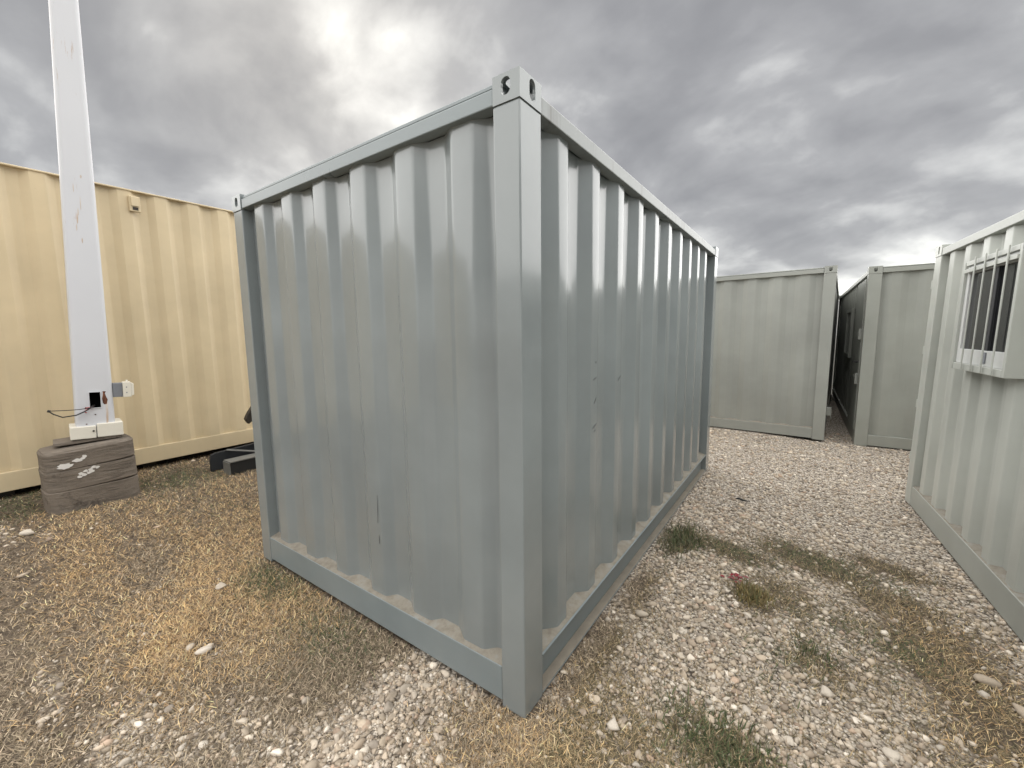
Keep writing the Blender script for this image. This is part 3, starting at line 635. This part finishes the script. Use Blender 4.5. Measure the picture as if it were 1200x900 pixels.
def place_stones(mask, protos, faces):
    global off
    pid = rng.integers(0, len(protos), len(x)); nv = len(protos[0])
    for k in range(len(protos)):
        s_ = np.where(mask & (pid == k))[0]
        if not len(s_): continue
        p = protos[k][None] * sc3[s_][:, None]
        ca, sa = np.cos(an[s_])[:, None], np.sin(an[s_])[:, None]
        q = np.stack([p[..., 0] * ca - p[..., 1] * sa + x[s_][:, None], p[..., 0] * sa + p[..., 1] * ca + y[s_][:, None], p[..., 2] + (z[s_] + sc3[s_, 2] * .42)[:, None]], -1)
        VV.append(q.reshape(-1, 3)); FF.append((faces[None] + (np.arange(len(s_)) * nv)[:, None, None] + off).reshape(-1, 3)); off += len(s_) * nv
        TT.append(np.repeat(TI[tid[s_]] * rng.uniform(.62, 1.28, (len(s_), 1)), nv, 0))
place_stones(fine, PROT, F2); place_stones(~fine, PROT0, F0)
gravel = np_mesh('gravel', np.concatenate(VV), np.concatenate(FF), M['stone'], tint=np.concatenate(TT)); gravel['kind'] = 'stuff'; gravel['label'] = 'pale crushed limestone gravel covering the yard'

def blades(x, y, hmin, hmax, lean, cols, wid, rr, per=1):
    n = len(x); h = rr.uniform(hmin, hmax, n); a = rr.uniform(0, 6.28, n); le = rr.uniform(*lean, n); w = rr.uniform(*wid, n)
    z0 = H(x, y) - .003; dx, dy = np.cos(a), np.sin(a); tw = a + rr.uniform(.6, 2.5, n); wx, wy = np.cos(tw) * w, np.sin(tw) * w
    curl = rr.uniform(-.35, .25, n)
    P0 = np.stack([x, y, z0], 1); W_ = np.stack([wx, wy, wx * 0], 1)
    s1 = np.stack([dx * np.sin(le), dy * np.sin(le), np.cos(le)], 1) * (h * .55)[:, None]
    l2 = np.clip(le - curl, .1, 1.75); a2 = a + rr.uniform(-.4, .4, n)
    s2 = np.stack([np.cos(a2) * np.sin(l2), np.sin(a2) * np.sin(l2), np.cos(l2)], 1) * (h * .45)[:, None]
    P1 = P0 + s1; P2 = P1 + s2; P2[:, 2] = np.maximum(P2[:, 2], z0 + .004)
    V = np.stack([P0 - W_, P0 + W_, P1 + W_ * .8, P1 - W_ * .8, P2], 1).reshape(-1, 3)
    o = (np.arange(n) * 5)[:, None, None]; F = (np.array([[0, 1, 2], [0, 2, 3], [3, 2, 4]])[None] + o).reshape(-1, 3)
    ci = rr.integers(0, len(cols), n); T = np.minimum(np.repeat(np.array(cols)[ci] * rr.uniform(.6, 1.3, (n, 1)), 5, 0), .8)
    return V, F, T
DRY = [tuple(min(.8, c * k_) for c, k_ in zip(q, (1.70, 1.62, 1.47))) for q in ((.36, .255, .135), (.30, .205, .105), (.42, .32, .185), (.24, .165, .095), (.20, .145, .09), (.33, .25, .155), (.16, .115, .075), (.45, .36, .22))]
DULL = [(.32, .25, .17), (.43, .34, .235), (.19, .145, .095), (.54, .44, .31), (.24, .195, .125), (.13, .10, .066)]
OLIVE = [(.20, .155, .085), (.29, .215, .115), (.14, .115, .06), (.38, .285, .16), (.10, .09, .045), (.48, .38, .235)]
GREEN = [(.07, .095, .035), (.09, .11, .045), (.055, .075, .03), (.12, .13, .06)]
x, y, d = sample(1700000, .72); g = gdens(x, y)
clump = np.clip(.72 + .7 * bumps(x * 7 + 5, y * 7), .32, 1)
keep = rng.random(len(x)) < g * clump; x, y, d = x[keep], y[keep], d[keep]
print('blades', len(x))
gold = ss(-.9, -1.9, x) * ss(-1.22, -.72, y + .2 * bumps(x * 2, y * 2)); gold = gold * np.clip(.55 + 1.1 * bumps(x * 3 + 9, y * 3), .15, 1); gold = np.maximum(gold, ss(1.25, 1.6, x) * (1 - ss(1.9, 2.4, y)) * .6); gold = np.maximum(gold, np.exp(-(((x - .12) / .4) ** 2 + ((y + .12) / .35) ** 2)) * .4)
grn = np.zeros_like(x)
for cx, cy, rx, ry, a in [(-4.32, .11, .35, .5, .8), (-4.6, -.95, .4, .3, .9), (-1.99, -.11, .3, .16, .55), (.16, 2.02, .14, .26, .75), (.55, 2.12, .35, .14, .55), (1.07, 2.42, .45, .18, .55), (1.2, 1.6, .3, .2, .4), (.7, .39, .2, .15, .5), (-1.2, -.2, .3, .15, .25), (1.42, 1.62, .16, .14, .5), (.85, 1.05, .12, .2, .5), (-3.7, .1, .6, .3, .2)]:
    grn = np.maximum(grn, a * np.exp(-(((x - cx) / rx) ** 2 + ((y - cy) / ry) ** 2)))
u = rng.random(len(x)); isg = u < grn; isd = (~isg) & (rng.random(len(x)) < gold); isl = ~(isg | isd); iso = (isl | (isd & (rng.random(len(x)) < .55))) & (x > .12); isd &= ~iso; isl &= ~iso
VV, FF, TT, off = [], [], [], 0
for mk, cols, hr in ((isd, DRY, (.018, .056)), (isl, DULL, (.016, .052)), (iso, OLIVE, (.016, .055)), (isg, GREEN, (.02, .065))):
    V, F, T = blades(x[mk], y[mk], *hr, (.75, 1.55), cols, (.0009, .0022), rng); k_ = 1 + .10 * np.repeat(d[mk], 5)
    VV.append(V); FF.append(F + off); TT.append(T); off += len(V)
grass = np_mesh('dry_grass', np.concatenate(VV), np.concatenate(FF), M['blade'], tint=np.concatenate(TT)); grass['kind'] = 'stuff'; grass['label'] = 'dry brown grass with a few green blades'

def tuft(name, label, cx, cy, rx, ry, n, hr, cols, seed, cat='weed'):
    r = np.random.default_rng(seed); q = r.normal(size=(n, 2)) * .45; q = q[(q ** 2).sum(1) < .95]
    xx_ = cx + q[:, 0] * rx; yy_ = cy + q[:, 1] * ry; ok = ~blocked(xx_, yy_); xx_, yy_ = xx_[ok], yy_[ok]
    V, F, T = blades(xx_, yy_, *hr, (.15, 1.25), cols, (.0016, .0036), r)
    V = V - np.array([cx, cy, 0]); z0 = float(H(cx, cy)); V[:, 2] -= z0
    o = np_mesh(name, V, F, M['blade'], tint=T); o.location = (cx, cy, z0); return tag(o, label, cat)
tuft('grass_tuft', 'green grass tuft at the bottom edge in front of the gravel', .70, .38, .32, .22, 1150, (.02, .065), GREEN + [(.16, .14, .07), (.24, .19, .11), (.2, .15, .09)], 1)
tuft('weed', 'dark green weed growing against the bottom rail of the near container', .17, 2.02,   .19, .40, 1300, (.02, .07), GREEN + [(.2, .16, .09), (.10, .09, .055), (.13, .11, .07)], 2)
tuft('weed', 'small yellowish weed in the gravel beside the red leaves', .70, 1.58, .13, .14, 700, (.03, .09), [(.26, .2, .08), (.14, .14, .06), (.2, .15, .07)], 3)
tuft('weed', 'small dark weed in the gravel in the middle of the gap between containers', 1.02, 1.27, .13, .16, 330, (.015, .05), GREEN + [(.16, .13, .07)], 4)
rl = MB(); r_ = random.Random(4)
for k in range(16):
    a = r_.uniform(0, 6.28); px_, py_ = r_.gauss(0, .035), r_.gauss(0, .035); s_ = r_.uniform(.012, .024); zz = r_.uniform(.008, .03); h_ = r_.uniform(.002, .012)
    ca, sa = math.cos(a), math.sin(a)
    rl.add([(px_ - ca * s_, py_ - sa * s_, zz), (px_ - sa * s_ * .45, py_ + ca * s_ * .45, zz + h_), (px_ + ca * s_, py_ + sa * s_, zz + h_ * .4), (px_ + sa * s_ * .45, py_ - ca * s_ * .45, zz + h_ * .7)], [(0, 1, 2), (0, 2, 3)])
for k in range(5): rl.tube([(0, 0, 0), (r_.gauss(0, .03), r_.gauss(0, .03), .018)], .0015, 4)
o = rl.build('red_plant', M['red_leaf'], None); o.location = (.58, 1.70, float(H(.58, 1.70))); tag(o, 'little plant with red leaves on the gravel between the containers', 'plant')
o = MB().tube([(-.07, 0, .012), (-.02, .012, .02), (.03, -.004, .016), (.08, .014, .012)], .010, 6, [.5, 1, .8, .3]).build('dark_scrap', M['steel_black'], None, smooth=True); o.location = (.45, 3.2, float(H(.45, 3.2))); tag(o, 'dark twisted scrap lying alone on the far gravel', 'scrap')
STONES = [(-2.19, -.33, .042, 'white stone alone in the brown grass left of the near container', 0), (1.75, 1.62, .052, 'round pale stone in the brown grass by the right container, farther of two', 1), (1.83, 1.47, .048, 'flat pale stone in the brown grass by the right container, nearer of two', 4),
          (1.06, 1.0, .036, 'brightest angular white stone in the middle of the near gravel', 2), (1.29, .82, .036, 'long white stone at the bottom edge on the right gravel', 2), (.32, .19, .040, 'white stone in the dry grass just right of the container corner', 6), (-.94, -.71, .032, 'pale pebble at the bottom edge left of the gravel patch', 1),
          (-1.62, -.62, .038, 'larger white stone of a pair in the dull grass', 6), (-1.70, -.66, .03, 'smaller pale stone of a pair in the dull grass', 0), (-.52, -.30, .034, 'pale grey stone in the white gravel patch by the container front', 5), (-3.86, -1.0, .05, 'white stone near the footing block', 2), (.20, .95, .034, 'pale stone beside the side rail of the near container', 0)]
for i, (sx, sy, r0, lab, ti) in enumerate(STONES):
    r = np.random.default_rng(100 + i); v = rock(ICO2, r) * np.array([r0 * r.uniform(1, 1.3), r0 * r.uniform(.7, .95), r0 * r.uniform(.5, .7)])
    a = r.uniform(0, 6.28); v = np.stack([v[:, 0] * math.cos(a) - v[:, 1] * math.sin(a), v[:, 0] * math.sin(a) + v[:, 1] * math.cos(a), v[:, 2] + r0 * .35], 1)
    o = np_mesh('stone', v, F2, M['stone'], tint=np.repeat(TI[ti][None] * .85, len(v), 0)); o.location = (sx, sy, float(H(sx, sy))); tag(o, lab, 'stone', 'pale loose stones on the ground')
